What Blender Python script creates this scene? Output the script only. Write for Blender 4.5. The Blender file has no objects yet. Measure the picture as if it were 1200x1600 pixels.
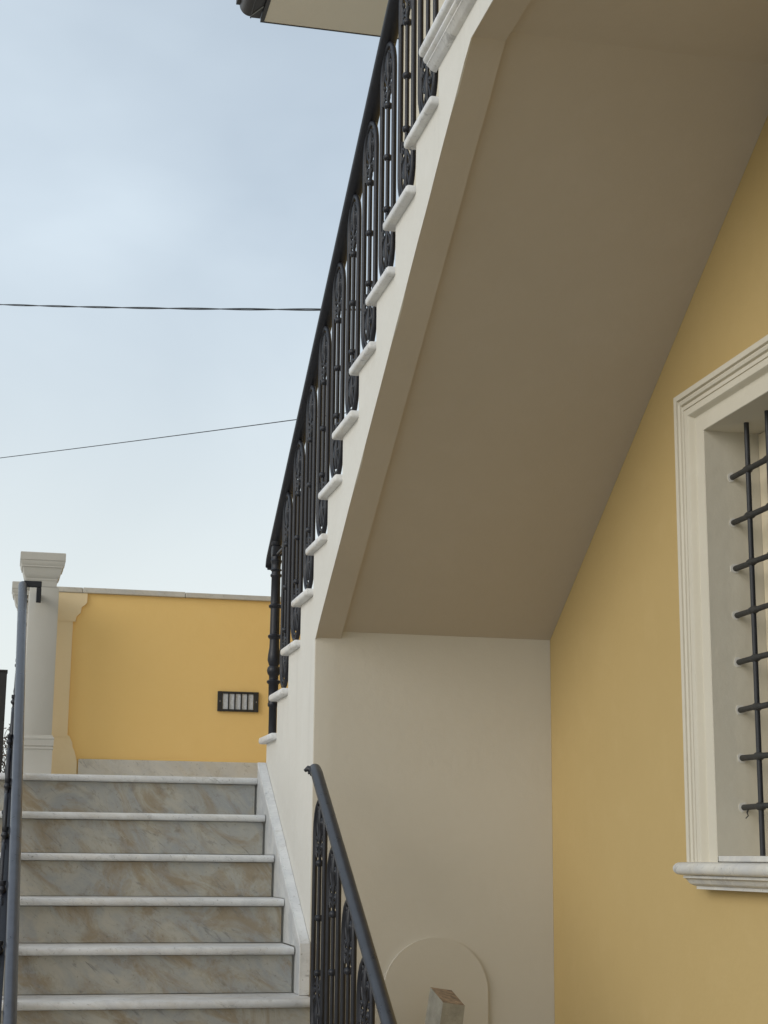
import bpy, bmesh, math, random
from mathutils import Vector, Matrix
R = math.radians
rnd = random.Random(7)
sc = bpy.context.scene
COL = sc.collection

# ------------------------------------------------------------------ camera
cam_d = bpy.data.cameras.new('camera')
cam_d.sensor_fit = 'AUTO'; cam_d.sensor_width = 36.0
cam_d.lens = 57.102
cam_d.clip_start = 0.05; cam_d.clip_end = 2000
cam = bpy.data.objects.new('camera', cam_d); COL.objects.link(cam)
_r = Vector((0.97399353, -0.22638112, 0.00939152)); _u = Vector((-0.0561233, -0.2008948, 0.97800381)); _f = Vector((0.21951489, 0.95309646, 0.20837549))
M = Matrix((( _r.x, _u.x, -_f.x, -2.05406564), (_r.y, _u.y, -_f.y, 0.0), (_r.z, _u.z, -_f.z, 1.64285395), (0, 0, 0, 1)))
cam.matrix_world = M
sc.camera = cam

# ------------------------------------------------------------------ sky and sun
SUN_DIR = Vector((-0.88, -0.36, 0.40)).normalized()        # towards the sun (high, veiled, left of the stairs)
world = bpy.data.worlds.new('World'); sc.world = world; world.use_nodes = True
wt = world.node_tree; wt.nodes.clear()
def wn(t, **k):
    n = wt.nodes.new(t)
    for a, b in k.items(): setattr(n, a, b)
    return n
w_out = wn('ShaderNodeOutputWorld'); w_bg = wn('ShaderNodeBackground'); w_bg.inputs['Strength'].default_value = 0.115
w_sky = wn('ShaderNodeTexSky'); w_sky.sky_type = 'NISHITA'; w_sky.sun_disc = False
w_sky.sun_elevation = math.asin(SUN_DIR.z); w_sky.sun_rotation = math.atan2(SUN_DIR.x, SUN_DIR.y)
w_sky.dust_density = 2.5; w_sky.air_density = 1.0; w_sky.ozone_density = 1.5
w_tc = wn('ShaderNodeTexCoord'); w_sep = wn('ShaderNodeSeparateXYZ')
w_map = wn('ShaderNodeMapping'); w_map.inputs['Scale'].default_value = (1.6, 1.6, 3.2); w_map.inputs['Rotation'].default_value = (0.25, 0.1, 0.6)
w_noise = wn('ShaderNodeTexNoise'); w_noise.inputs['Scale'].default_value = 1.25; w_noise.inputs['Detail'].default_value = 5; w_noise.inputs['Roughness'].default_value = .47; w_noise.inputs['Distortion'].default_value = .4
w_ramp = wn('ShaderNodeMapRange'); w_ramp.inputs['From Min'].default_value = .34; w_ramp.inputs['From Max'].default_value = .66; w_ramp.inputs['To Min'].default_value = .56; w_ramp.inputs['To Max'].default_value = .92
w_hor = wn('ShaderNodeMapRange'); w_hor.inputs['From Min'].default_value = .0; w_hor.inputs['From Max'].default_value = .42; w_hor.inputs['To Min'].default_value = .96; w_hor.inputs['To Max'].default_value = 0.0
w_max = wn('ShaderNodeMath', operation='MAXIMUM')
w_mix = wn('ShaderNodeMixRGB'); w_mix.inputs['Color2'].default_value = (6.3, 7.25, 8.05, 1)
w_hor2 = wn('ShaderNodeMapRange', interpolation_type='SMOOTHSTEP'); w_hor2.inputs['From Min'].default_value = .0; w_hor2.inputs['From Max'].default_value = .40; w_hor2.inputs['To Min'].default_value = 1.0; w_hor2.inputs['To Max'].default_value = 0.0
w_mix2 = wn('ShaderNodeMixRGB'); w_mix2.inputs['Color2'].default_value = (7.4, 7.85, 7.65, 1)
L = wt.links.new
L(w_tc.outputs['Generated'], w_map.inputs['Vector']); L(w_map.outputs['Vector'], w_noise.inputs['Vector'])
L(w_noise.outputs['Fac'], w_ramp.inputs['Value']); L(w_tc.outputs['Generated'], w_sep.inputs['Vector']); L(w_sep.outputs['Z'], w_hor.inputs['Value'])
L(w_ramp.outputs['Result'], w_max.inputs[0]); L(w_hor.outputs['Result'], w_max.inputs[1]); L(w_max.outputs['Value'], w_mix.inputs['Fac'])
L(w_sky.outputs['Color'], w_mix.inputs['Color1']); L(w_mix.outputs['Color'], w_mix2.inputs['Color1']); L(w_hor2.outputs['Result'], w_mix2.inputs['Fac']); L(w_sep.outputs['Z'], w_hor2.inputs['Value']); L(w_mix2.outputs['Color'], w_bg.inputs['Color']); L(w_bg.outputs['Background'], w_out.inputs['Surface'])
sun_d = bpy.data.lights.new('sun', 'SUN'); sun_d.energy = 1.05; sun_d.angle = R(36); sun_d.color = (1.0, .96, .90)
sun = bpy.data.objects.new('sun', sun_d); COL.objects.link(sun)
sun.rotation_euler = SUN_DIR.to_track_quat('Z', 'Y').to_euler()
sun.location = (-8, -2, 12)
sc.view_settings.view_transform = 'Standard'; sc.view_settings.look = 'None'
sc.view_settings.exposure = 0.0; sc.view_settings.gamma = 1.0; sc.view_settings.use_curve_mapping = False
sc.cycles.max_bounces = 8; sc.cycles.diffuse_bounces = 6

# ------------------------------------------------------------------ materials
def mat(name):
    m = bpy.data.materials.new(name); m.use_nodes = True
    nt = m.node_tree; nt.nodes.clear()
    out = nt.nodes.new('ShaderNodeOutputMaterial'); b = nt.nodes.new('ShaderNodeBsdfPrincipled')
    nt.links.new(b.outputs['BSDF'], out.inputs['Surface'])
    return m, nt, b
def N(nt, t, ins=None, **k):
    n = nt.nodes.new(t)
    for a, v in k.items(): setattr(n, a, v)
    for a, v in (ins or {}).items():
        if isinstance(v, bpy.types.NodeSocket): nt.links.new(v, n.inputs[a])
        else: n.inputs[a].default_value = v
    return n
def coords(nt, obj=True, scale=(1, 1, 1), rot=(0, 0, 0), per_object=False):
    tc = N(nt, 'ShaderNodeTexCoord')
    v = tc.outputs['Object']
    if not obj:
        g = N(nt, 'ShaderNodeNewGeometry'); v = g.outputs['Position']
    if per_object:
        oi = N(nt, 'ShaderNodeObjectInfo')
        mu = N(nt, 'ShaderNodeVectorMath', {0: (37.1, 21.7, 53.3)}, operation='SCALE'); nt.links.new(oi.outputs['Random'], mu.inputs['Scale'])
        ad = N(nt, 'ShaderNodeVectorMath', {0: v, 1: mu.outputs[0]}, operation='ADD'); v = ad.outputs[0]
    mp = N(nt, 'ShaderNodeMapping', {'Vector': v, 'Scale': tuple(1 / q for q in scale), 'Rotation': rot}, vector_type='TEXTURE')
    return mp.outputs['Vector']
def spin(nt, v, amount):
    oi = N(nt, 'ShaderNodeObjectInfo'); a = N(nt, 'ShaderNodeMath', {0: oi.outputs['Random'], 1: .5}, operation='SUBTRACT').outputs[0]
    a = N(nt, 'ShaderNodeMath', {0: a, 1: amount}, operation='MULTIPLY').outputs[0]
    return N(nt, 'ShaderNodeVectorRotate', {'Vector': v, 'Angle': a}, rotation_type='Y_AXIS').outputs['Vector']
def noise(nt, v, s, d=4, r=.55, dist=0):
    return N(nt, 'ShaderNodeTexNoise', {'Vector': v, 'Scale': s, 'Detail': d, 'Roughness': r, 'Distortion': dist}).outputs['Fac']
def rng(nt, v, a, b, c=0., d=1.):
    return N(nt, 'ShaderNodeMapRange', {'Value': v, 'From Min': a, 'From Max': b, 'To Min': c, 'To Max': d}).outputs['Result']
def mix(nt, f, a, b, mode='MIX'):
    n = N(nt, 'ShaderNodeMixRGB', blend_type=mode)
    for k, v in (('Fac', f), ('Color1', a), ('Color2', b)):
        if isinstance(v, bpy.types.NodeSocket): nt.links.new(v, n.inputs[k])
        elif isinstance(v, (int, float)): n.inputs[k].default_value = v
        else: n.inputs[k].default_value = (*v, 1)
    return n.outputs['Color']
def bump(nt, b, h, s=.2, dist=.01):
    n = N(nt, 'ShaderNodeBump', {'Height': h, 'Strength': s, 'Distance': dist}); nt.links.new(n.outputs['Normal'], b.inputs['Normal'])

def plaster(name, base, dark, light, rough=.85, relief=.35, patch=1.0, stains=0.):
    """brushed masonry paint on smooth plaster: broad mottling, brush drag, roller grain, a few trowel ridges"""
    m, nt, b = mat(name)
    v = coords(nt, obj=False)
    vs = coords(nt, obj=False, scale=(1, 1, .22))
    big = noise(nt, v, 1.3, 5, .6, .6); mid = noise(nt, v, 6.5, 5, .6); drag = noise(nt, vs, 16, 4, .6, .3); fine = noise(nt, v, 210, 3, .6); lump = noise(nt, v, 26, 4, .5)
    c = mix(nt, rng(nt, big, .3, .7, 0, .8 * patch), base, dark)
    c = mix(nt, rng(nt, mid, .52, .78, 0, .45 * patch), c, light)
    c = mix(nt, rng(nt, drag, .5, .8, 0, .3 * patch), c, dark)
    stain = noise(nt, coords(nt, obj=False, scale=(3, 3, .35)), 3.1, 6, .65, .4); c = mix(nt, rng(nt, stain, .58, .80, 0, stains), c, tuple(x * .80 for x in dark))
    nt.links.new(c, b.inputs['Base Color']); b.inputs['Roughness'].default_value = rough
    b.inputs['Specular IOR Level'].default_value = .25
    h = N(nt, 'ShaderNodeMath', {0: fine, 1: .25}, operation='MULTIPLY').outputs[0]
    h2 = N(nt, 'ShaderNodeMath', {0: lump, 1: h}, operation='ADD').outputs[0]
    h3 = N(nt, 'ShaderNodeMath', {0: mid, 1: 1.6, 2: h2}, operation='MULTIPLY_ADD').outputs[0]
    bump(nt, b, h3, relief, .006)
    return m
M_white = plaster('white_wall_paint', (.71, .69, .635), (.67, .645, .585), (.75, .735, .685), relief=.2, stains=.4)
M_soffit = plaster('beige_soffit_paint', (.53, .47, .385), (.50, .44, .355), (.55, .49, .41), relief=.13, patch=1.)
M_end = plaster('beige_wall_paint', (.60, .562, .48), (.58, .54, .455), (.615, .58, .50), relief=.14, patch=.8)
M_cream = plaster('cream_trim_paint', (.66, .615, .51), (.62, .575, .47), (.70, .66, .56), relief=.18)
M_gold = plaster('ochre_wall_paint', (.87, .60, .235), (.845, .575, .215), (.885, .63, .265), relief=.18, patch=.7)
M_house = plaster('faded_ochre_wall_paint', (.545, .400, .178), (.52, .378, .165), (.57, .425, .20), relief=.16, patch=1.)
M_band = plaster('pale_band_paint', (.80, .655, .42), (.77, .625, .39), (.82, .69, .46), relief=.2)
M_pier = plaster('pier_paint', (.565, .55, .505), (.535, .52, .475), (.61, .595, .55), relief=.15)
M_eave = plaster('eave_paint', (.88, .79, .65), (.86, .77, .63), (.89, .81, .68), relief=.1, patch=.5)

def marble(name, base, grey, brown, brown_amt, streak_rot, rough=.42, turn=0):
    m, nt, b = mat(name)
    v = coords(nt, per_object=True)
    vr = coords(nt, scale=(.75, 1., 1.35), rot=streak_rot, per_object=True)
    vr2 = coords(nt, scale=(1.6, 2., 8.0), rot=streak_rot, per_object=True)
    if turn: vr = spin(nt, vr, turn); vr2 = spin(nt, vr2, turn)
    cloud = noise(nt, vr, 6.0, 7, .65, .8); cloud2 = noise(nt, vr, 4.2, 7, .68, 1.2); vein = noise(nt, vr2, 5.5, 7, .65, 1.4); speck = noise(nt, v, 95, 3, .6); blot = noise(nt, v, 7, 5, .6, .8)
    c = mix(nt, rng(nt, cloud, .40, .60), base, grey)
    c = mix(nt, rng(nt, cloud2, .47, .62, 0, brown_amt), c, brown)
    dark2 = noise(nt, vr, 9.0, 7, .7, 1.0); c = mix(nt, rng(nt, dark2, .56, .72, 0, .5 * brown_amt + .1), c, tuple(x * .5 for x in brown))
    pale = noise(nt, vr, 13.0, 6, .65, .6); c = mix(nt, rng(nt, pale, .58, .74, 0, .35), c, tuple(min(1, x * 1.25) for x in grey))
    c = mix(nt, rng(nt, vein, .60, .70, 0, .65), c, tuple(x * .45 for x in grey))
    grime = noise(nt, v, 16, 6, .7, .4); c = mix(nt, rng(nt, grime, .58, .78, 0, .55), c, tuple(x * .5 for x in brown))
    clean = noise(nt, v, 11, 6, .65, .5); c = mix(nt, rng(nt, clean, .56, .76, 0, .4), c, base)
    c = mix(nt, rng(nt, vein, .30, .40, .45, 0), c, tuple(min(1, x * 1.12) for x in base))
    c = mix(nt, rng(nt, speck, .64, .74, 0, .55), c, (.16, .14, .11))
    c = mix(nt, rng(nt, blot, .66, .80, 0, .55), c, (.20, .165, .11))
    nt.links.new(c, b.inputs['Base Color'])
    nt.links.new(rng(nt, blot, .3, .7, rough - .08, rough + .14), b.inputs['Roughness'])
    b.inputs['Specular IOR Level'].default_value = .4
    bump(nt, b, N(nt, 'ShaderNodeMath', {0: speck, 1: blot}, operation='ADD').outputs[0], .10, .003)
    return m
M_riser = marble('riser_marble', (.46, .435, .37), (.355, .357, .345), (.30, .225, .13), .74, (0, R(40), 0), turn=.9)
M_tread = marble('tread_marble', (.78, .775, .76), (.66, .655, .65), (.60, .53, .42), .30, (0, R(30), R(20)), .45)
M_skirt = marble('skirting_marble', (.60, .575, .515), (.52, .51, .48), (.54, .48, .37), .45, (0, R(40), 0), .5)
M_side = marble('side_skirting_marble', (.64, .64, .625), (.50, .51, .515), (.62, .58, .50), .2, (R(70), 0, 0), .5)
M_sawn = marble('sawn_marble_edge', (.78, .78, .77), (.66, .665, .67), (.70, .68, .62), .15, (R(70), 0, 0), .6)
M_sill = marble('sill_marble', (.68, .66, .60), (.55, .55, .54), (.60, .55, .46), .25, (0, R(50), R(40)), .5)

def simple(name, col, rough, metal=0., var=.25, scale=30, bumps=.15, spec=.5, second=None, second_amt=.5):
    m, nt, b = mat(name)
    v = coords(nt, obj=False)
    n1 = noise(nt, v, scale, 5, .6); n2 = noise(nt, v, scale * 6, 3, .6)
    c = mix(nt, rng(nt, n1, .3, .7), tuple(x * (1 - var) for x in col), tuple(min(1, x * (1 + var)) for x in col))
    if second: c = mix(nt, rng(nt, n2, .58, .72, 0, second_amt), c, second)
    nt.links.new(c, b.inputs['Base Color']); nt.links.new(rng(nt, n1, .3, .7, rough - .08, rough + .08), b.inputs['Roughness'])
    b.inputs['Metallic'].default_value = metal; b.inputs['Specular IOR Level'].default_value = spec
    bump(nt, b, n2, bumps, .002)
    return m
M_iron = simple('painted_cast_iron', (.0115, .0125, .018), .42, var=.3, scale=60, bumps=.25, spec=.45)
M_rail = simple('handrail_paint', (.036, .040, .050), .33, var=.2, scale=25, bumps=.1, spec=.6)
M_pipe = simple('galvanised_handrail', (.080, .086, .104), .34, metal=.35, var=.2, scale=20, bumps=.08, spec=.6)
M_grille = simple('grille_iron', (.030, .029, .027), .6, var=.4, scale=45, bumps=.7, second=(.11, .10, .075), second_amt=.55)
M_grillev = simple('grille_upright_iron', (.022, .023, .026), .5, var=.3, scale=45, bumps=.3)
M_gutter = simple('gutter_metal', (.060, .052, .050), .42, metal=.3, var=.3, scale=14, bumps=.05)
M_strap = simple('gutter_joint_metal', (.30, .30, .28), .45, metal=.4, var=.3, scale=30)
M_lamp = simple('lamp_iron', (.022, .021, .020), .5, var=.3, scale=60)
M_glass = simple('frosted_glass', (.60, .62, .64), .25, var=.1, scale=90, bumps=.6)
M_screw = simple('screw_steel', (.45, .44, .42), .4, metal=.8)
M_cable = simple('cable_sheath', (.035, .04, .045), .6, var=.2)
M_post = simple('weathered_stone', (.31, .29, .235), .85, var=.22, scale=22, bumps=.6, second=(.22, .18, .12), second_amt=.5)
M_posttop = simple('rusty_stone_top', (.29, .215, .145), .9, var=.5, scale=40, bumps=1.0, second=(.17, .09, .05), second_amt=.7)
M_wood = simple('window_wood_paint', (.70, .62, .46), .5, var=.06, scale=20, bumps=.05)
M_pane = simple('dark_window_glass', (.05, .05, .05), .05, var=.1, bumps=0.0, spec=.8)
M_curtain = simple('pale_curtain', (.62, .57, .47), .9, var=.1, scale=12)
M_ground = simple('courtyard_paving', (.45, .42, .36), .85, var=.2, scale=5, bumps=.4)
M_earth = simple('garden_gravel', (.36, .33, .28), .95, var=.35, scale=6, bumps=.8)
M_darkpost = simple('dark_gate_paint', (.022, .022, .024), .6, var=.3)
M_twig = simple('bare_twig', (.07, .05, .035), .9, var=.4)
M_leaf = simple('dry_leaf', (.10, .055, .025), .8, var=.5)
M_rust = simple('rusty_rail', (.17, .08, .04), .85, var=.4, scale=30)
M_tile = simple('roof_tile', (.33, .15, .08), .8, var=.35, scale=8)

# ------------------------------------------------------------------ mesh helpers
def finish(bm, name, m, parent=None, smooth=None, weld=True):
    if weld: bmesh.ops.remove_doubles(bm, verts=bm.verts, dist=1e-5)
    bmesh.ops.recalc_face_normals(bm, faces=bm.faces)
    me = bpy.data.meshes.new(name); bm.to_mesh(me); bm.free()
    for mm in (m if isinstance(m, (list, tuple)) else [m]): me.materials.append(mm)
    if smooth:
        me.polygons.foreach_set('use_smooth', [True] * len(me.polygons)); me.set_sharp_from_angle(angle=R(smooth))
    o = bpy.data.objects.new(name, me); COL.objects.link(o)
    if parent: o.parent = parent
    return o
def thing(name, label, cat, loc=(0, 0, 0), group=None):
    o = bpy.data.objects.new(name, None); COL.objects.link(o); o.location = loc; o.empty_display_size = .1
    o['label'] = label; o['category'] = cat
    if group: o['group'] = group
    return o
def tag(o, label, cat, group=None):
    o['label'] = label; o['category'] = cat
    if group: o['group'] = group
    return o
def box(bm, x0, x1, y0, y1, z0, z1, bev=0, seg=2, mi=0):
    vs = [bm.verts.new((x, y, z)) for x in (x0, x1) for y in (y0, y1) for z in (z0, z1)]
    fs = [(0, 1, 3, 2), (4, 6, 7, 5), (0, 4, 5, 1), (2, 3, 7, 6), (0, 2, 6, 4), (1, 5, 7, 3)]
    F = [bm.faces.new([vs[i] for i in f]) for f in fs]
    for f in F: f.material_index = mi
    if bev:
        es = list({e for f in F for e in f.edges})
        bmesh.ops.bevel(bm, geom=es, offset=bev, segments=seg, profile=.5, affect='EDGES')
    return F
def prism(bm, pts, axis, a, b, mi=0):
    """closed outline pts extruded along axis from a to b; axis X: pts are (y,z); Y: (x,z); Z: (x,y)"""
    def co(p, t): return (t, p[0], p[1]) if axis == 'X' else (p[0], t, p[1]) if axis == 'Y' else (p[0], p[1], t)
    A = [bm.verts.new(co(p, a)) for p in pts]; B = [bm.verts.new(co(p, b)) for p in pts]
    n = len(pts); F = [bm.faces.new(A[::-1]), bm.faces.new(B)]
    for i in range(n): F.append(bm.faces.new((A[i], A[(i + 1) % n], B[(i + 1) % n], B[i])))
    for f in F: f.material_index = mi
    return F
def tube(bm, pts, r, seg=8, sx=1.0, cap=True, closed=False):
    """round bar along pts; r is a number or a list; sx stretches it along world X"""
    P = [Vector(p) for p in pts]; n = len(P); rings = []
    up = None
    for i in range(n):
        t = (P[(i + 1) % n] - P[i - 1]) if closed else (P[min(i + 1, n - 1)] - P[max(i - 1, 0)])
        t.normalize()
        if up is None:
            up = Vector((1, 0, 0)) if abs(t.x) < .9 else Vector((0, 0, 1))
        a = (up - t * up.dot(t)).normalized(); up = a; b = t.cross(a)
        rr = r[i] if isinstance(r, (list, tuple)) else r
        ring = []
        for k in range(seg):
            an = 2 * math.pi * k / seg; d = (a * math.cos(an) + b * math.sin(an)) * rr; d.x *= sx
            ring.append(bm.verts.new(P[i] + d))
        rings.append(ring)
    for i in range(n if closed else n - 1):
        A, B = rings[i], rings[(i + 1) % n]
        for k in range(seg): bm.faces.new((A[k], A[(k + 1) % seg], B[(k + 1) % seg], B[k]))
    if cap and not closed: bm.faces.new(rings[0][::-1]); bm.faces.new(rings[-1])
def lathe(bm, prof, c=(0, 0, 0), seg=14, sy=1.0, sx=1.0):
    rings = []
    for rr, z in prof:
        rings.append([bm.verts.new((c[0] + sx * rr * math.cos(2 * math.pi * k / seg), c[1] + sy * rr * math.sin(2 * math.pi * k / seg), c[2] + z)) for k in range(seg)])
    for A, B in zip(rings, rings[1:]):
        for k in range(seg): bm.faces.new((A[k], A[(k + 1) % seg], B[(k + 1) % seg], B[k]))
    bm.faces.new(rings[0][::-1]); bm.faces.new(rings[-1])
def ball(bm, c, r, seg=8, sx=1):
    lathe(bm, [(r * math.sin(math.pi * i / 6) + 1e-4, -r * math.cos(math.pi * i / 6)) for i in range(7)], c, seg, sx=sx)
def sweep_rail(bm, path, prof):
    """profile (x, n) swept along a path in the YZ plane; path entries (x,y,z)"""
    rings = []; P = [Vector(p) for p in path]; n = len(P)
    for i in range(n):
        t = P[min(i + 1, n - 1)] - P[max(i - 1, 0)]; t.normalize()
        nn = Vector((1, 0, 0)).cross(t); nn.normalize()
        if nn.z < 0 and i == 0: flip = -1
        elif i == 0: flip = 1
        nn = nn * flip
        rings.append([bm.verts.new(P[i] + Vector((1, 0, 0)) * a + nn * b) for a, b in prof])
    m = len(prof)
    for A, B in zip(rings, rings[1:]):
        for k in range(m): bm.faces.new((A[k], A[(k + 1) % m], B[(k + 1) % m], B[k]))
    bm.faces.new(rings[0][::-1]); bm.faces.new(rings[-1])
def copy_tree(o, parent=None):
    c = o.copy(); COL.objects.link(c); c.parent = parent
    for ch in o.children: copy_tree(ch, c)
    return c

# ------------------------------------------------------------------ shared dimensions
W = .933                                       # width of the upper flight: its outer face is the plane X = -W
YB, ZB = 6.0036, 2.455                         # the end wall under the flight and the foot of the soffit
TU, RI = .2643, .165                           # going and rise, upper flight
YU, ZU = 6.8556, 2.1562                        # inner edge and top of the lowest tread of the upper flight
TL, YL, ZL = .255, 7.11, 1.98                  # going of the lower flight, edge and level of the landing
YW = 8.30                                      # face of the garden wall at the back of the landing
XL = -2.13                                     # left end of the lower treads

# ------------------------------------------------------------------ ground
bm = bmesh.new(); box(bm, -400, 400, -400, 400, -.5, 0)
o = finish(bm, 'ground', M_ground); o['kind'] = 'structure'
bm = bmesh.new(); prism(bm, [(-9, 8.6), (-2.2, 8.6), (-2.2, 40), (-40, 40), (-40, 12)], 'Z', .02, 1.93)
o = finish(bm, 'garden_terrace', M_earth); o['kind'] = 'structure'

# ------------------------------------------------------------------ house
house = thing('house', 'ochre rendered house with a barred window in its moulded white surround', 'house', (0, 0, 0))
OY0, OY1, OZ0, OZ1 = 3.36, 4.43, 1.655, 2.922   # window opening
bm = bmesh.new()
ys = [-6, OY0, OY1, 8.45]; zs = [0, OZ0, OZ1, 6.8]
def quad(bm, *p): return bm.faces.new([bm.verts.new(q) for q in p])
for i in range(3):
    for k in range(3):
        if (i, k) != (1, 1): quad(bm, (0, ys[i], zs[k]), (0, ys[i], zs[k + 1]), (0, ys[i + 1], zs[k + 1]), (0, ys[i + 1], zs[k]))
quad(bm, (0, 8.45, 0), (6, 8.45, 0), (6, 8.45, 6.8), (0, 8.45, 6.8)); quad(bm, (0, -6, 0), (0, -6, 6.8), (6, -6, 6.8), (6, -6, 0)); quad(bm, (6, -6, 0), (6, 8.45, 0), (6, 8.45, 6.8), (6, -6, 6.8)); quad(bm, (0, -6, 6.8), (6, -6, 6.8), (6, 8.45, 6.8), (0, 8.45, 6.8))
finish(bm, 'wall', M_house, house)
RD = .137
bm = bmesh.new()                                # plastered reveal lining of the opening
quad(bm, (-.0395, OY1, OZ0), (-.0395, OY1, OZ1), (RD + .1, OY1, OZ1), (RD + .1, OY1, OZ0)); quad(bm, (-.0395, OY0, OZ0), (RD + .1, OY0, OZ0), (RD + .1, OY0, OZ1), (-.0395, OY0, OZ1))
quad(bm, (-.0395, OY0, OZ1), (RD + .1, OY0, OZ1), (RD + .1, OY1, OZ1), (-.0395, OY1, OZ1)); quad(bm, (0, OY0, OZ0), (0, OY1, OZ0), (RD + .1, OY1, OZ0), (RD + .1, OY0, OZ0))
finish(bm, 'window_reveal', M_cream, house, weld=True)
# moulded surround: profile (distance from the outer edge, projection), mitred round jambs and head
SP = [(0, -.002), (0, .056), (.002, .060), (.022, .060), (.0235, .050), (.028, .050), (.031, .058), (.039, .062), (.048, .059), (.051, .049), (.056, .049), (.058, .058), (.072, .058), (.073, .053), (.076, .053), (.077, .058), (.100, .058), (.103, .055), (.106, .046), (.112, .038), (.126, .036), (.128, .042), (.1765, .042), (.1782, .0395)]
bm = bmesh.new(); path = []
SYO, SZO = OY1 + .178, OZ1 + .150
rows = []
for d, pr in SP:
    dz = d * .150 / .178
    rows.append([bm.verts.new((-pr, y, z)) for y, z in ((SYO - d, 1.640), (SYO - d, SZO - dz), (OY0 - .178 + d, SZO - dz), (OY0 - .178 + d, 1.640))])
for A, B in zip(rows, rows[1:]):
    for k in range(3): bm.faces.new((A[k], A[k + 1], B[k + 1], B[k]))
finish(bm, 'window_surround', M_cream, house, smooth=28)
# sill: marble roll over a moulded bed, returned at both ends: profile (projection, z)
def sill(bm, prof, y0, y1):
    rows = [[bm.verts.new(p) for p in ((.0, y1 + d, z), (-d, y1 + d, z), (-d, y0 - d, z), (.0, y0 - d, z))] for d, z in prof]
    for A, B in zip(rows, rows[1:]):
        for k in range(3): bm.faces.new((A[k], A[k + 1], B[k + 1], B[k]))
    bm.faces.new(rows[0]); bm.faces.new(rows[-1][::-1])
bm = bmesh.new()
roll = [(.0005, 1.6405), (.078, 1.6395)] + [(.078 + .019 * math.sin(a), 1.621 + .0185 * math.cos(a)) for a in [R(x) for x in range(20, 181, 20)]] + [(.0005, 1.6025)]
sill(bm, roll, OY0 - .10, 4.528); so = finish(bm, 'window_sill', M_sill, house, smooth=40)
bm = bmesh.new(); sill(bm, [(.0005, 1.6020), (.074, 1.6015), (.075, 1.594), (.070, 1.592), (.066, 1.588), (.062, 1.580), (.054, 1.574), (.046, 1.571), (.046, 1.5625), (.0005, 1.562)], OY0 - .10, 4.525)
finish(bm, 'sill_moulding', M_sill, so, smooth=35)
bm = bmesh.new(); box(bm, -.040, RD - .002, OY0 + .002, OY1 - .002, 1.6415, OZ0 + .003, bev=.003); finish(bm, 'sill_ledge', M_sill, so)
# grille: uprights threaded through swollen eyes of the horizontal bars
grille = bpy.data.objects.new('window_grille', None); COL.objects.link(grille); grille.parent = house
GX = .046
uy = [4.317 - .137 * i for i in range(7)]
bm = bmesh.new(); tube(bm, [(0, 0, OZ0 - .005), (0, 0, OZ1 + .004)], .0078, 10)
upm = finish(bm, 'upright_bar', M_grillev, grille, smooth=50); upm.location = (GX, uy[0], 0)
for y in uy[1:]:
    c = upm.copy(); COL.objects.link(c); c.location.y = y; c.parent = grille
for i in range(8):
    bm = bmesh.new(); pts = []; rr = []
    y = OY1 + .004
    marks = [OY1 + .004]
    for yy in uy: marks += [yy + .026, yy + .014, yy, yy - .014, yy - .026]
    marks.append(OY0 - .004)
    for q in marks:
        eye = any(abs(q - yy) < .004 for yy in uy); sh = any(abs(abs(q - yy) - .014) < .002 for yy in uy)
        pts.append((GX + rnd.uniform(-.0008, .0008), q, 1.797 + .1405 * i + rnd.uniform(-.0012, .0012))); rr.append(.0132 if eye else .0112 if sh else .0083 + rnd.uniform(-.0004, .0008))
    tube(bm, pts, rr, 10); finish(bm, 'cross_bar', M_grille, grille, smooth=60)
for i in range(8):                              # ragged plaster made good round each bar end
    bm = bmesh.new(); zc = 1.797 + .1405 * i
    o_ = [(GX + (.0125 + rnd.uniform(0, .005)) * math.cos(a), zc + (.0125 + rnd.uniform(0, .005)) * math.sin(a)) for a in [2 * math.pi * q / 12 for q in range(12)]]
    prism(bm, o_, 'Y', OY1 - .0022, OY1 + .002); finish(bm, 'mortar_patch', M_white, grille, smooth=50)
bm = bmesh.new(); tube(bm, [(GX, 4.398, 1.792), (GX - .006, 4.396, 1.780), (GX - .004, 4.393, 1.772), (GX - .010, 4.398, 1.764)], [.0028, .0026, .0022, .0016], 6)
finish(bm, 'tie_wire', M_grille, grille, smooth=60)
# the window behind the bars
bm = bmesh.new()
wx0, wx1 = RD, RD + .05
box(bm, wx0, wx1, OY1 - .055, OY1 - .001, OZ0 + .004, OZ1 - .001, .004); box(bm, wx0, wx1, OY0 + .001, OY0 + .055, OZ0 + .004, OZ1 - .001, .004)
box(bm, wx0 + .001, wx1, OY0 + .056, OY1 - .056, OZ1 - .056, OZ1 - .001, .004); box(bm, wx0 + .001, wx1, OY0 + .056, OY1 - .056, OZ0 + .004, OZ0 + .06, .004)
wf = finish(bm, 'window_frame', M_wood, house)
for a, b in ((OY1 - .057, (OY0 + OY1) / 2 + .002), ((OY0 + OY1) / 2 - .002, OY0 + .057)):
    s0, s1 = min(a, b), max(a, b)
    bm = bmesh.new()
    box(bm, wx0 + .012, wx1 + .01, s0, s0 + .05, OZ0 + .062, OZ1 - .058, .005); box(bm, wx0 + .012, wx1 + .01, s1 - .05, s1, OZ0 + .062, OZ1 - .058, .005)
    box(bm, wx0 + .013, wx1 + .01, s0 + .051, s1 - .051, OZ1 - .110, OZ1 - .059, .005); box(bm, wx0 + .013, wx1 + .01, s0 + .051, s1 - .051, OZ0 + .063, OZ0 + .115, .005)
    finish(bm, 'sash', M_wood, wf)
    bm = bmesh.new(); box(bm, wx0 + .035, wx0 + .041, s0 + .049, s1 - .049, OZ0 + .114, OZ1 - .109); finish(bm, 'pane', M_pane, wf)
bm = bmesh.new(); nn = 60
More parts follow.
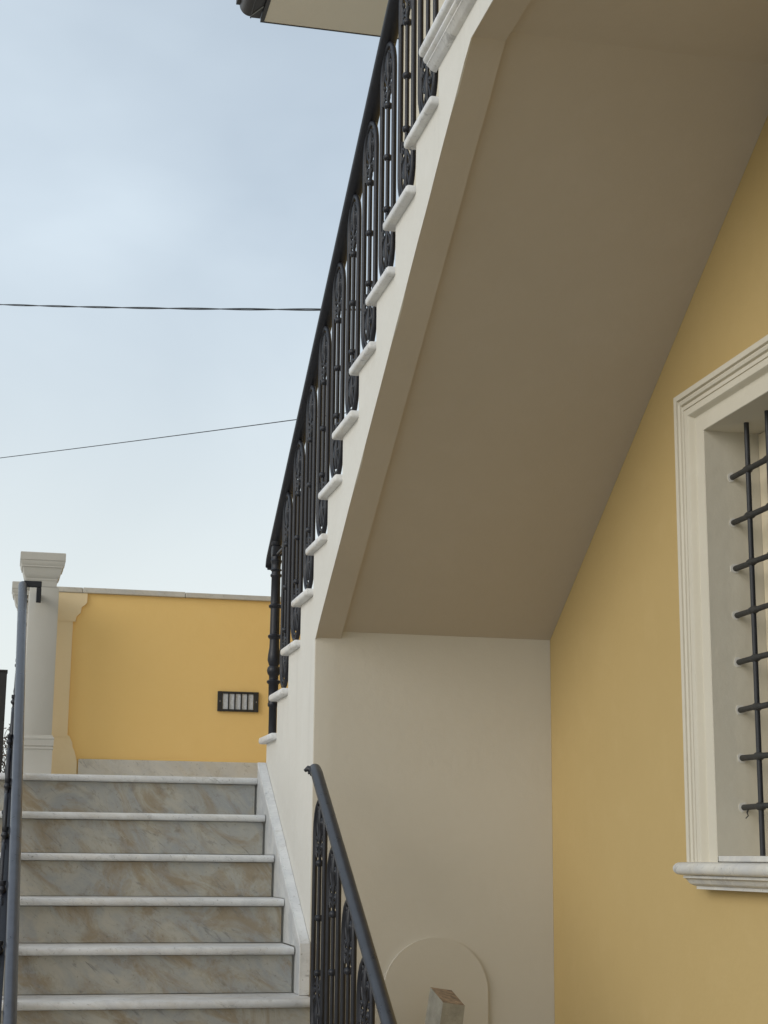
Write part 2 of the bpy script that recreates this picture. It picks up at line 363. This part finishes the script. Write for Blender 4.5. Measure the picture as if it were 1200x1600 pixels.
cv = [(wx1 + .09 + .012 * math.sin(i * 1.1) + .006 * math.sin(i * .37), OY0 - .1 + (OY1 - OY0 + .2) * i / nn) for i in range(nn + 1)]
for a, b in zip(cv, cv[1:]): quad(bm, (*a, OZ0 - .05), (*b, OZ0 - .05), (*b, OZ1 + .05), (*a, OZ1 + .05))
finish(bm, 'curtain', M_curtain, house, smooth=60)
bm = bmesh.new(); box(bm, -.018, -.0005, 6.6, 8.449, 4.05, 6.79, bev=.003); box(bm, -.0175, .9, 8.4505, 8.468, 2.99, 6.79, bev=.003)
finish(bm, 'corner_band', M_cream, house)
# eave and roof
EX, EY = -.714, 9.32
bm = bmesh.new(); prism(bm, [(EX, -7), (6.8, -7), (6.8, EY), (EX, EY)], 'Z', 6.8, 6.90); finish(bm, 'eave_soffit', M_eave, house)
bm = bmesh.new()
box(bm, EX - .024, EX - .001, -7, EY + .001, 6.796, 6.97); box(bm, EX - .024, 6.8, EY + .002, EY + .012, 6.797, 6.90)
finish(bm, 'fascia', M_gutter, house)
bm = bmesh.new()
prism(bm, [(EX, 6.905), (3.0, 8.1), (6.8, 6.905)], 'Y', -7, EY); finish(bm, 'roof', M_tile, house)
gx = EX - .026; gc = (gx - .068, 6.892); gr = .068
bm = bmesh.new(); ring = [(gc[0] + gr * math.cos(a), gc[1] + gr * 1.15 * math.sin(a)) for a in [R(180 + 180 * i / 14) for i in range(15)]]
inner = [(gc[0] + (gr - .004) * math.cos(a), gc[1] + (gr - .004) * 1.15 * math.sin(a) + .002) for a in [R(360 - 180 * i / 14) for i in range(15)]]
lip = [(gc[0] - gr - .022, gc[1] + .02), (gc[0] - gr - .022, gc[1] - .012), (gc[0] - gr, gc[1] - .012)]
prism(bm, lip + ring[1:] + inner, 'Y', -7, EY - .022)
gut = finish(bm, 'gutter', M_gutter, house, smooth=40)
bm = bmesh.new(); half = [(gc[0] + (gr - .001) * math.cos(R(180 + 180 * i / 14)), gc[1] + (gr - .001) * 1.15 * math.sin(R(180 + 180 * i / 14))) for i in range(15)]
prism(bm, half, 'Y', EY - .021, EY - .014); finish(bm, 'gutter_end', M_gutter, gut, smooth=40)
bm = bmesh.new()
box(bm, gx - .060, gx - .001, -7, EY - .001, 6.815, 6.822); finish(bm, 'drip_flashing', M_gutter, gut)
bm = bmesh.new(); tube(bm, [(gx - .062, EY - .03, 6.8125), (gx - .002, EY - .16, 6.8125)], .004, 6); finish(bm, 'joint_strip', M_strap, gut)
bm = bmesh.new(); tube(bm, [(gx - .061, -7, 6.8135), (gx - .061, EY - .001, 6.8135)], .005, 6); finish(bm, 'flashing_edge', M_gutter, gut)

# ------------------------------------------------------------------ upper flight
ups = thing('upper_staircase', 'white plastered staircase climbing along the ochre house wall, seen from below', 'staircase')
NU = 11
ZTOP = ZU + NU * RI                             # upper landing level
top = [(YU + TU, ZL - .04), (YU + TU, ZU - .027)]
for k in range(NU):
    Yk, Zk = YU - TU * k, ZU + RI * k
    top += [(Yk, Zk - .027)] + ([(Yk, Zk + RI - .027)] if k < NU - 1 else [])
YT = YU - TU * (NU - 1)                         # last riser
top += [(YT, ZTOP - .031), (.9, ZTOP - .031)]
YK, ZK = 3.874, 3.818
WAV = [rnd.uniform(-.0016, .0016) for _ in range(29)]
def soffit_line(y): return ZB + (YB - y) * (ZK - ZB) / (YB - YK)
def stair_outline(lift):
    yb = YB + .006
    return [(YU + TU, .001), (yb, .001), (yb, ZB + lift - .004)] + [(yb + (YK - yb) * i / 30, soffit_line(yb + (YK - yb) * i / 30) + lift + WAV[i - 1]) for i in range(1, 30)] + [(YK, ZK + lift), (.9, ZK + lift + .002)] + top[::-1]
bm = bmesh.new()
prism(bm, stair_outline(0), 'X', -W, -.835)
es = [e for e in bm.edges if all(abs(v.co.x + W) < 1e-5 and v.co.z > 2.0 and v.co.y < YB + .01 and v.co.z < min(soffit_line(v.co.y), ZK + .003) + .004 for v in e.verts)]
bmesh.ops.bevel(bm, geom=es, offset=.005, segments=3, profile=.5, affect='EDGES')
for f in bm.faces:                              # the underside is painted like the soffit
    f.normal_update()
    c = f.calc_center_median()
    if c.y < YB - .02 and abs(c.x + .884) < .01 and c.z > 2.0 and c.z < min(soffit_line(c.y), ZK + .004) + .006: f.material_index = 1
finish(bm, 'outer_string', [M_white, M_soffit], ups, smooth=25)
bm = bmesh.new()
prism(bm, stair_outline(.032), 'X', -.8345, -.0005)
finish(bm, 'stair_body', M_white, ups)
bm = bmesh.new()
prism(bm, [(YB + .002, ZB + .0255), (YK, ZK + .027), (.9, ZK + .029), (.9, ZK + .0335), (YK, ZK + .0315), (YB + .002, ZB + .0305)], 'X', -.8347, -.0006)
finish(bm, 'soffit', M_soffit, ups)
bm = bmesh.new()
box(bm, -.961, -.001, YU, YU + TU + .060, ZU - .0265, ZU + .002, bev=.0095, seg=3)
tr0 = finish(bm, 'tread', M_tread, ups, smooth=40)
for k in range(1, NU):
    c = tr0.copy(); COL.objects.link(c); c.parent = ups
    c.location = (rnd.uniform(-.003, .003), -TU * k + rnd.uniform(-.002, .002), RI * k); c.rotation_euler = (0, 0, rnd.uniform(-.0003, .0003))
bm = bmesh.new()                                # moulded edge of the upper landing
box(bm, -.985, -.001, .9, YT + .045, ZTOP - .031, ZTOP, bev=.013, seg=4); finish(bm, 'landing_slab', M_tread, ups, smooth=40)
def edge_mould(zt, prof, y1):
    bm = bmesh.new(); prism(bm, prof, 'Y', .9, y1); return bm
mp = [(-.9325, ZTOP - .0315), (-.968, ZTOP - .0315), (-.972, ZTOP - .037), (-.972, ZTOP - .044), (-.968, ZTOP - .050), (-.962, ZTOP - .053), (-.962, ZTOP - .058), (-.956, ZTOP - .062), (-.950, ZTOP - .070), (-.944, ZTOP - .074), (-.9325, ZTOP - .076)]
finish(edge_mould(0, mp, YT + .030), 'landing_moulding', M_tread, ups, smooth=30)
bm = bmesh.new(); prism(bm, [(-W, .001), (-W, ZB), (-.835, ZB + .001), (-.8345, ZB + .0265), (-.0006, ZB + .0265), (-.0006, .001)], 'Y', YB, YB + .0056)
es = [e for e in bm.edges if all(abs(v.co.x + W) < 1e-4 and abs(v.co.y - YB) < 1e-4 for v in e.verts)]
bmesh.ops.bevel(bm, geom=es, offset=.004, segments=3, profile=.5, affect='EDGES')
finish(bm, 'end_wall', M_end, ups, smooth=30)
# raised arched panel on the end wall
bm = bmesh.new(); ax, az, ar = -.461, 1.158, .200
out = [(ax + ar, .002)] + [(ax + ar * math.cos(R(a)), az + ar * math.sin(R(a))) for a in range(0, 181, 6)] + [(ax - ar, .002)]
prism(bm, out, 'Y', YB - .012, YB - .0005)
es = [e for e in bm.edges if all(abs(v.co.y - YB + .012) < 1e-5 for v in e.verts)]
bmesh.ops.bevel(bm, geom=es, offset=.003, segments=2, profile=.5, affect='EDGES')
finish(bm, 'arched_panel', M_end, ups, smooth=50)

# ------------------------------------------------------------------ lower flight and landing
lows = thing('marble_staircase', 'veined marble staircase with stained risers rising to the landing', 'staircase')
NL = 12
def nose(j): return YL - TL * j, ZL - RI * j
TH = .028
slab_prof = lambda y0, y1, z: [(y1, z), (y0 + .012, z)] + [(y0 + .013 - .013 * math.sin(R(a)), z - TH / 2 + TH / 2 * math.cos(R(a))) for a in range(20, 181, 20)] + [(y1, z - TH)]
def slab(y0, y1, z, x0, x1):
    bm = bmesh.new(); prism(bm, slab_prof(y0, y1, z), 'X', x0, x1)
    es = [e for e in bm.edges if len(e.link_faces) == 2 and any(len(f.verts) > 6 for f in e.link_faces)]
    bmesh.ops.bevel(bm, geom=es, offset=.003, segments=2, profile=.5, affect='EDGES')
    return bm
for j in range(NL):
    y0, z = nose(j)
    x1 = -.972 if j < 5 else (-.938 if j == 5 else -.90)
    if j == 0:
        o = finish(slab(y0, YW - .025, z, XL, -.972), 'landing_slab', M_tread, lows, smooth=40)
        bm = bmesh.new(); box(bm, -.9685, -.002, YU + TU + .003, YW - .025, z - TH, z); finish(bm, 'landing_slab', M_tread, lows)
        bm = bmesh.new(); box(bm, -.9705, -.935, y0 + .002, YU + TU + .0005, z - TH, z - .001, bev=.003); finish(bm, 'landing_slab', M_tread, lows)
    else:
        o = finish(slab(y0, nose(j - 1)[0] + .029, z, XL, x1), 'tread', M_tread, lows, smooth=40)
    o.location = (rnd.uniform(-.002, .002), 0, rnd.uniform(-.001, .001)) if j < 5 else (0, 0, 0)
    bm = bmesh.new()
    box(bm, XL + .006, x1 - (.004 if j < 5 else .012), y0 + .030, y0 + .052, nose(j + 1)[1] + .0015, z - TH - .0015, bev=.0015, seg=1)
    o = finish(bm, 'riser', M_riser, lows)
    o.location.y = rnd.uniform(-.001, .001)
body = [(YW - .03, .001)]
for j in range(NL):
    y0, z = nose(j); body += [(y0 + .053, z - TH - .001)] if j == 0 else [(nose(j - 1)[0] + .053, z - TH - .001), (y0 + .053, z - TH - .001)]
body = [(YW - .03, ZL - TH - .001)] + body[1:] + [(nose(NL - 1)[0] + .053, .001), (YW - .03, .001)]
bm = bmesh.new(); prism(bm, body, 'X', XL + .012, -.936); finish(bm, 'stair_body', M_white, lows)
# raking marble skirting on the wall side, its exposed edge roughly sawn
bm = bmesh.new()
pts = [(7.135, ZL + .002), (7.135, 2.048)]
nseg = 34
for i in range(nseg + 1):
    t = i / nseg; y = 7.118 + (5.992 - 7.118) * t; z = 2.046 + (1.338 - 2.046) * t
    pts.append((y, z + rnd.uniform(-.0022, .0012)))
yv = 5.989
for i in range(1, 7): pts.append((yv + rnd.uniform(-.002, .001), 1.338 - (1.338 - nose(5)[1] - .002) * i / 6))
pts += [(nose(4)[0] + .025, nose(5)[1] + .002)]
for j in range(4, 0, -1):
    pts += [(nose(j)[0] + .029, nose(j + 1)[1] + .002), (nose(j)[0] + .029, nose(j)[1] + .002), (nose(j - 1)[0] + .026, nose(j)[1] + .002)]
pts += [(nose(0)[0] + .029, nose(1)[1] + .002), (nose(0)[0] + .029, ZL + .002)]
F = prism(bm, pts, 'X', -.968, -.9345)
for i, f in enumerate(F[2:]):
    if 1 <= i <= nseg + 9: f.material_index = 1
finish(bm, 'raking_skirting', [M_side, M_sawn], lows)
bm = bmesh.new(); ed = pts[2:2 + nseg + 7]
prism(bm, [(y - .001, z + .001) for y, z in ed] + [(y + .004, z - .009) for y, z in ed[::-1]], 'X', -.9715 + 0, -.9682); finish(bm, 'sawn_arris', M_sawn, lows)

# ------------------------------------------------------------------ cast iron baluster (shared by the three railings)
HB = .85
def arch_pts(hw, zc, hh, sgn, n=9):
    return [(0, -hw * math.cos(math.pi * i / n), zc + sgn * hh * math.sin(math.pi * i / n)) for i in range(n + 1)]
bm = bmesh.new()
hw = .086
loop = [(0, -hw, .15 + .59 * t) for t in (0, .25, .5, .75)] + arch_pts(hw, .74, .11, 1, 10) + [(0, hw, .15 + .59 * t) for t in (.75, .5, .25)] + arch_pts(hw, .13, .11, -1, 10)[::-1]
tube(bm, loop, .0090, 8, sx=1.0, closed=True)
hw2 = .071                                      # raised inner bead of the two arches
tube(bm, [(0, -hw2, .66)] + arch_pts(hw2, .735, .092, 1, 8) + [(0, hw2, .66)], .0050, 6)
tube(bm, [(0, -hw2, .21)] + arch_pts(hw2, .135, .092, -1, 8) + [(0, hw2, .21)], .0050, 6)
tube(bm, [(0, 0, .235), (0, 0, .645)], .0072, 8)
for z in (.262, .446, .632): lathe(bm, [(.008, -.011), (.0125, -.008), (.015, -.003), (.015, .003), (.0125, .008), (.008, .011)], (0, 0, z), 10)
lathe(bm, [(.010, .0), (.007, .008), (.006, .014), (.0125, .022), (.013, .028), (.008, .036), (.011, .040), (.011, .052)], (0, 0, .852), 10)
lathe(bm, [(.014, 0), (.014, .006), (.009, .010), (.009, .026)], (0, 0, -.001), 10)
bal_me = finish(bm, 'baluster', M_iron, smooth=60)
def spiral(cy, cz, r0, r1, a0, turns, n=14):
    return [(0, cy + (r0 + (r1 - r0) * i / n) * math.cos(a0 + turns * 2 * math.pi * i / n), cz + (r0 + (r1 - r0) * i / n) * math.sin(a0 + turns * 2 * math.pi * i / n)) for i in range(n + 1)]
bm = bmesh.new()
for s in (-1, 1):
    def mir(p): return [(x, s * y, z) for x, y, z in p]
    tube(bm, mir([(0, .002, .000), (0, .010, .020), (0, .030, .030)] + spiral(.036, .045, .017, .004, R(-100), .95)), .0047, 6)      # lower volutes
    tube(bm, mir([(0, .004, .062), (0, .020, .080), (0, .040, .100), (0, .046, .122)] + spiral(.030, .128, .017, .004, R(-10), .9)), .0047, 6)   # lyre
    tube(bm, mir([(0, .052, .010), (0, .060, .040)] + spiral(.050, .072, .012, .004, R(-30), .8)), .0042, 6)
    tube(bm, mir([(0, .004, .120), (0, .018, .150), (0, .030, .172), (0, .034, .186)]), .0042, 6)
    ball(bm, (0, s * .036, .045), .0075); ball(bm, (0, s * .030, .128), .0075)
lathe(bm, [(.004, .0), (.010, .020), (.006, .055), (.011, .070), (.006, .085), (.012, .110), (.016, .135), (.011, .165), (.004, .192)], (0, 0, 0), 10, sx=.8)
scr_me = finish(bm, 'scroll_ornament', M_iron, smooth=60)
proto_b, proto_s = bal_me, scr_me
proto_s.parent = proto_b; proto_s.location = (0, 0, .642)
s2 = proto_s.copy(); COL.objects.link(s2); s2.parent = proto_b; s2.location = (0, 0, .252); s2.rotation_euler = (math.pi, 0, 0)
first = [True]
def baluster(parent, loc, rz=0.):
    b = proto_b if first[0] else copy_tree(proto_b)
    first[0] = False
    b.parent = parent; b.location = loc; b.rotation_euler = (0, 0, rz)
    return b
RP = [(.0280, .010)] + [(.0295 * math.cos(R(a)), .016 + .024 * math.sin(R(a))) for a in range(0, 181, 15)] + [(-.0280, .010), (-.020, .009), (-.020, 0), (.020, 0), (.020, .009)]

# railing of the upper flight
XR = -.921; OFF = .172
rail = thing('upper_railing', 'ornate black cast iron railing standing on the treads of the upper flight', 'railing')
for k in range(0, NU): 
    if k > 0: baluster(rail, (XR, YU - TU * k + OFF, ZU + RI * k + .001), rnd.uniform(-.02, .02))
for i in range(1, 10): baluster(rail, (XR, YU - TU * (NU - 1) - TU * i + OFF - .08, ZTOP + .001), rnd.uniform(-.02, .02))
def rl(y): return ZU + (YU + OFF - y) / TU * RI + .905
yk = YU + OFF - (ZTOP + .905 - rl(YU + OFF)) / RI * TU
path = [(XR, y, z) for y, z in ((7.168, rl(7.168) - .062), (7.186, rl(7.186) - .040), (7.180, rl(7.180) - .018), (7.166, rl(7.166) - .004), (7.145, rl(7.145)))] + [(XR, yk + .05, rl(yk + .05)), (XR, yk - .03, ZTOP + .907), (XR, 1.0, ZTOP + .907)]
bm = bmesh.new(); sweep_rail(bm, path, RP); finish(bm, 'handrail', M_iron, rail, smooth=40)
npf = [(.0155, 0), (.0155, .125), (.020, .130), (.021, .140), (.0185, .146), (.019, .225), (.026, .232), (.0265, .240), (.018, .246), (.018, .262), (.024, .272), (.0265, .285), (.024, .298), (.018, .306), (.020, .312), (.025, .330), (.0235, .355), (.0195, .385), (.0185, .420), (.0185, .424), (.0255, .432), (.0260, .440), (.0190, .446), (.0180, .560), (.0250, .566), (.0255, .574), (.0185, .580), (.0175, .700), (.0220, .706), (.0220, .712), (.0175, .718), (.0175, .728), (.0225, .733), (.0175, .740), (.0185, .760), (.0225, .775), (.019, .780), (.019, .795)]
bm = bmesh.new(); lathe(bm, [(a * 1.16, b) for a, b in npf], (XR, 7.045, ZU + .001), 16)
box(bm, XR - .0215, XR + .0215, 7.0235, 7.0665, ZU + .795, ZU + .842, bev=.004); lathe(bm, [(.018, 0), (.024, .008), (.024, .03), (.016, .036), (.016, .07)], (XR, 7.045, ZU + .842), 14)
finish(bm, 'newel_post', M_iron, rail, smooth=50)
bm = bmesh.new(); tube(bm, [(XR, 6.86, ZU + .80), (XR, 7.03, ZU + .80)], .008, 8); finish(bm, 'tie_bar', M_iron, rail, smooth=50)

# railing on the open side of the lower flight
XR2 = -.957
rail2 = thing('lower_railing', 'ornate black iron railing in front of the beige end wall with a rounded handrail', 'railing')
for j in range(6, NL): baluster(rail2, (XR2, nose(j)[0] + .132, nose(j)[1] + .001), rnd.uniform(-.02, .02))
def rl2(y): return nose(6)[1] + (y - nose(6)[0] - .132) / TL * RI + .872
path = [(XR2 - .0, 5.845, rl2(5.845) - .02), (XR2, 5.835, rl2(5.835) - .004), (XR2, 5.815, rl2(5.815) - .001)] + [(XR2, 5.79, rl2(5.79)), (XR2, 4.15, rl2(4.15)), (XR2, 4.08, rl2(4.15) - .06)]
bm = bmesh.new(); sweep_rail(bm, path, [(a * .76, b * .82 + .004) for a, b in RP]); finish(bm, 'handrail', M_rail, rail2, smooth=40)
bm = bmesh.new(); zt = rl2(5.83) + .012
tube(bm, [(XR2 - .010, 5.832, zt), (XR2 - .026, 5.838, zt + .006), (XR2 - .036, 5.844, zt - .002)], [.014, .011, .006], 8); finish(bm, 'rail_end_scroll', M_iron, rail2, smooth=50)

# railing on the left of the lower flight with its pipe handrail
XR3 = -2.040
rail3 = thing('left_railing', 'grey pipe handrail over black iron balusters at the left side of the marble steps', 'railing')
for j in range(1, NL): baluster(rail3, (-1.996 - .008 * min(j, 5), nose(j)[0] + .132, nose(j)[1] + .001), rnd.uniform(-.02, .02))
bm = bmesh.new()
def rl3(y): return 2.772 - .647 * (7.06 - y)
pt = [(-2.016, 7.085, rl3(7.06) + .006), (-2.016, 7.05, rl3(7.05)), (-2.006, 5.8, rl3(5.8)), (-1.998, 4.5, rl3(4.5)), (-1.995, 4.0, rl3(4.0))]
tube(bm, pt, .0185, 14); finish(bm, 'pipe_handrail', M_pipe, rail3, smooth=50)
bm = bmesh.new(); box(bm, -.010, .010, 0, 1, 0, .012)
for v in bm.verts:
    y = 4.05 + (7.03 - 4.05) * v.co.y; v.co = Vector((v.co.x - 2.004 - .036 * min(1, (7.03 - y) / 1.5), y, rl3(y) - .052 + v.co.z))
finish(bm, 'flat_bar', M_iron, rail3)
bm = bmesh.new()
box(bm, -2.012, -1.936, 7.088, 7.100, 2.772, 2.800, bev=.003); box(bm, -1.957, -1.936, 7.0885, 7.1005, 2.706, 2.7715, bev=.003); box(bm, -1.955, -1.938, 7.101, 7.238, 2.738, 2.766, bev=.002)
finish(bm, 'wall_bracket', M_iron, rail3)

# ------------------------------------------------------------------ gate piers
def pier(px, py, label):
    t = thing('gate_pier', label, 'pier', (px, py, 0), 'rendered piers at the landing')
    z0 = ZL + .0005
    h = .0635
    bm = bmesh.new(); box(bm, -h, h, -h, h, z0 + .17, 2.80, bev=.0025, seg=2); finish(bm, 'shaft', M_pier, t, smooth=30)
    def ringprof(prof, name):
        bm = bmesh.new(); rows = [[bm.verts.new((sx * (h + d), sy * (h + d), z)) for sx, sy in ((-1, -1), (1, -1), (1, 1), (-1, 1))] for d, z in prof]
        for A, B in zip(rows, rows[1:]):
            for k in range(4): bm.faces.new((A[k], A[(k + 1) % 4], B[(k + 1) % 4], B[k]))
        bm.faces.new(rows[0][::-1]); bm.faces.new(rows[-1])
        return finish(bm, name, M_pier, t, smooth=28)
    ringprof([(.006, z0), (.006, z0 + .108), (.010, z0 + .110), (.010, z0 + .114), (.006, z0 + .118), (.006, z0 + .122), (.010, z0 + .124), (.010, z0 + .150), (.012, z0 + .152), (.012, z0 + .158), (.006, z0 + .162), (.004, z0 + .1705)], 'plinth')
    cp = ringprof([(0.0014, 2.800), (0.0029, 2.826), (0.0050, 2.828), (0.0050, 2.836), (0.0101, 2.842), (0.0144, 2.852), (0.0187, 2.870), (0.0216, 2.882), (0.0259, 2.884), (0.0259, 2.890), (0.0295, 2.896), (0.0317, 2.908), (0.0317, 2.912), (0.0346, 2.914), (0.0346, 2.945), (0.0317, 2.948)], 'capital')
    cp.location.x = -.013
    return t
pier(-1.921, 7.30, 'pale grey gate pier with moulded cap, nearest the top step')
pier(-1.950, 8.13, 'second gate pier, mostly hidden behind the nearer one and the pipe handrail')

# ------------------------------------------------------------------ garden wall at the back of the landing
gw = thing('garden_wall', 'ochre garden wall with marble coping at the back of the landing', 'wall')
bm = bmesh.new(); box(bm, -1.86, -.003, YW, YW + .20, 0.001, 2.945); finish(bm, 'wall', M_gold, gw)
cuts = [-1.90, -1.71, -1.19, -.70, -.003]
for a, b in zip(cuts, cuts[1:]):
    bm = bmesh.new(); box(bm, a + .001, b - .001, YW - .018, YW + .22, 2.9455, 2.972 + rnd.uniform(-.0015, .0015), bev=.003); finish(bm, 'coping_stone', M_skirt, gw)
bm = bmesh.new(); xb = -1.752
prof = [(-1.859, 1.985), (xb + .055, 1.985), (xb + .052, 2.10), (xb + .038, 2.150), (xb + .028, 2.168), (xb + .026, 2.19), (xb + .010, 2.222), (xb, 2.228), (xb, 2.802), (xb + .014, 2.806), (xb + .016, 2.822), (xb + .024, 2.832), (xb + .036, 2.842), (xb + .038, 2.858), (xb + .040, 2.872), (xb + .055, 2.884), (xb + .066, 2.896), (xb + .067, 2.9445), (-1.859, 2.9445)]
prism(bm, prof, 'Y', YW - .012, YW - .0005); finish(bm, 'pale_band', M_band, gw)
bm = bmesh.new()
box(bm, -1.858, xb + .0135, YW - .0145, YW - .0125, 2.797, 2.803); box(bm, -1.858, xb + .005, YW - .0145, YW - .0125, 2.218, 2.224); finish(bm, 'band_fillet', M_band, gw)
bm = bmesh.new(); box(bm, xb + .060, -.003, YW - .024, YW - .001, ZL + .001, 2.111, bev=.003); finish(bm, 'skirting_slab', M_skirt, gw)
# brick light set in that wall
lamp = thing('wall_light', 'small rectangular black framed wall light with five frosted panes', 'wall light', (-.9015, YW, 2.419))
fw_, fh_ = .1055, .051
bm = bmesh.new()
box(bm, -fw_, -fw_ + .024, -.014, -.0005, -fh_, fh_, bev=.002); box(bm, fw_ - .024, fw_, -.014, -.0005, -fh_, fh_, bev=.002)
box(bm, -fw_ + .0242, fw_ - .0242, -.0138, -.0005, fh_ - .011, fh_ - .0002, bev=.002); box(bm, -fw_ + .0242, fw_ - .0242, -.0138, -.0005, -fh_ + .0002, -fh_ + .011, bev=.002)
fr = finish(bm, 'frame', M_lamp, lamp)
iw = (2 * fw_ - .0484) / 5
for i in range(4):
    x = -fw_ + .0242 + iw * (i + 1)
    bm = bmesh.new(); box(bm, x - .0026, x + .0026, -.0136, -.001, -fh_ + .0112, fh_ - .0112); finish(bm, 'bar', M_lamp, lamp)
for i in range(5):
    x = -fw_ + .0242 + iw * i
    bm = bmesh.new(); box(bm, x + .0028, x + iw - .0028, -.0075, -.001, -fh_ + .0113, fh_ - .0113, bev=.001, seg=1); finish(bm, 'pane', M_glass, lamp)
for s in (-1, 1):
    bm = bmesh.new(); ball(bm, (s * (fw_ - .012), -.014, 0), .0028); finish(bm, 'screw', M_screw, lamp, smooth=60)

# ------------------------------------------------------------------ leaning stone stub in front of the end wall
bm = bmesh.new()
hx, hy = .040, .070
HH = 1.19
vs = []
b4 = [(-hx, -hy), (hx, -hy), (hx, hy), (-hx, hy)]
lo = [bm.verts.new((x * 1.05, y * 1.05, 0)) for x, y in b4]
levels = [lo]
for z in (.4, .8, 1.05): levels.append([bm.verts.new((x * 1.02 + rnd.uniform(-.001, .001), y * 1.02 + rnd.uniform(-.001, .001), z)) for x, y in b4])
levels.append([bm.verts.new((x, y, HH + y * .25 + x * -.02)) for x, y in b4])
for A, B in zip(levels, levels[1:]):
    for k in range(4): bm.faces.new((A[k], A[(k + 1) % 4], B[(k + 1) % 4], B[k]))
bm.faces.new(lo[::-1]); f = bm.faces.new(levels[-1]); f.material_index = 1
bmesh.ops.bevel(bm, geom=[e for e in bm.edges if e.calc_face_angle(0) > .5], offset=.0035, segments=2, profile=.5, affect='EDGES')
st = finish(bm, 'stone_post', [M_post, M_posttop], smooth=30)
tag(st, 'leaning stone post with a rusty sloping top before the arched panel', 'post')
st.rotation_euler = (R(2), R(7.5), R(5.5)); st.location = (-.535 - HH * math.sin(R(7.5)), 5.60, 0.004)

# ------------------------------------------------------------------ overhead cables
def cable(name, a, b, sag, r, label, twisted=False, parent=None):
    bm = bmesh.new(); a = Vector(a); b = Vector(b); n = 120 if twisted else 48
    cen = [a.lerp(b, i / n) - Vector((0, 0, sag * 4 * (i / n) * (1 - i / n))) for i in range(n + 1)]
    if twisted:
        for ph in (0, math.pi):
            tube(bm, [c + Vector((0, math.cos(ph + i * .42) * r * .8, math.sin(ph + i * .42) * r * .8)) for i, c in enumerate(cen)], r * .8, 6)
    else: tube(bm, cen, r, 6)
    return tag(finish(bm, name, M_cable, smooth=60), label, 'cable')
CABLES = True

# ------------------------------------------------------------------ beyond the left railing
gp = thing('gate_post', 'dark flat topped post at the left edge of the picture', 'post', (-2.128, 9.0, 1.93))
bm = bmesh.new(); box(bm, -.066, .066, -.05, .05, 0, .672, bev=.004); finish(bm, 'shaft', M_darkpost, gp)
bm = bmesh.new(); box(bm, -.069, .069, -.053, .053, .6722, .684, bev=.003); finish(bm, 'cap', M_darkpost, gp)
sh = thing('bare_shrub', 'bare twiggy shrub behind the left railing beside the dark post', 'shrub', (-2.10, 9.5, 1.93))
bm = bmesh.new(); bl = bmesh.new()
def branch(p, d, ln, r, lev):
    pts = [p]; q = p.copy()
    for i in range(4):
        d = (d + Vector((rnd.uniform(-.35, .35), rnd.uniform(-.35, .35), rnd.uniform(-.15, .3)))).normalized(); q = q + d * ln / 4; pts.append(q.copy())
    tube(bm, pts, [r * (1 - .12 * i) for i in range(5)], 5)
    if lev:
        for i in range(1, 5):
            for _ in range(2 if lev > 1 else 1):
                branch(pts[i], (d + Vector((rnd.uniform(-1, 1), rnd.uniform(-1, 1), rnd.uniform(-.4, .8)))).normalized(), ln * .62, r * .55, lev - 1)
    else:
        for i in range(2):
            c = pts[-1 - i]; a = Vector((rnd.uniform(-1, 1), rnd.uniform(-1, 1), rnd.uniform(-1, 1))).normalized() * .012; b = a.orthogonal().normalized() * .006
            bl.faces.new([bl.verts.new(c), bl.verts.new(c + a + b), bl.verts.new(c + a * 2), bl.verts.new(c + a - b)])
for i in range(6): branch(Vector((rnd.uniform(-.12, .12), rnd.uniform(-.1, .1), 0)), Vector((rnd.uniform(-.4, .4), rnd.uniform(-.3, .3), 1)).normalized(), .27, .007, 2)
finish(bm, 'branches', M_twig, sh, smooth=60); finish(bl, 'leaves', M_leaf, sh, weld=False)
bm = bmesh.new(); tube(bm, [(-3.4, 8.66, 2.135), (-2.085, 8.66, 2.150)], .013, 8)
for x in (-3.38, -2.75, -2.24): tube(bm, [(x, 8.66, 1.928), (x, 8.66, 2.14)], .011, 8)
gr_ = finish(bm, 'guard_rail', M_rust, smooth=50); tag(gr_, 'low rusty rail on short posts just left of the left railing', 'rail')

C0 = Vector((-2.05406564, 0, 1.64285395))
cable('power_cable', (-4.59, 17.54, 7.497), (.004, 8.452, 4.661), .05, .0052, 'thick twisted power cable crossing the sky, upper of two', True)
cable('phone_wire', (-4.473, 17.54, 5.418), (.035, 8.452, 4.112), .02, .003, 'thin phone wire rising across the sky, lower of two')
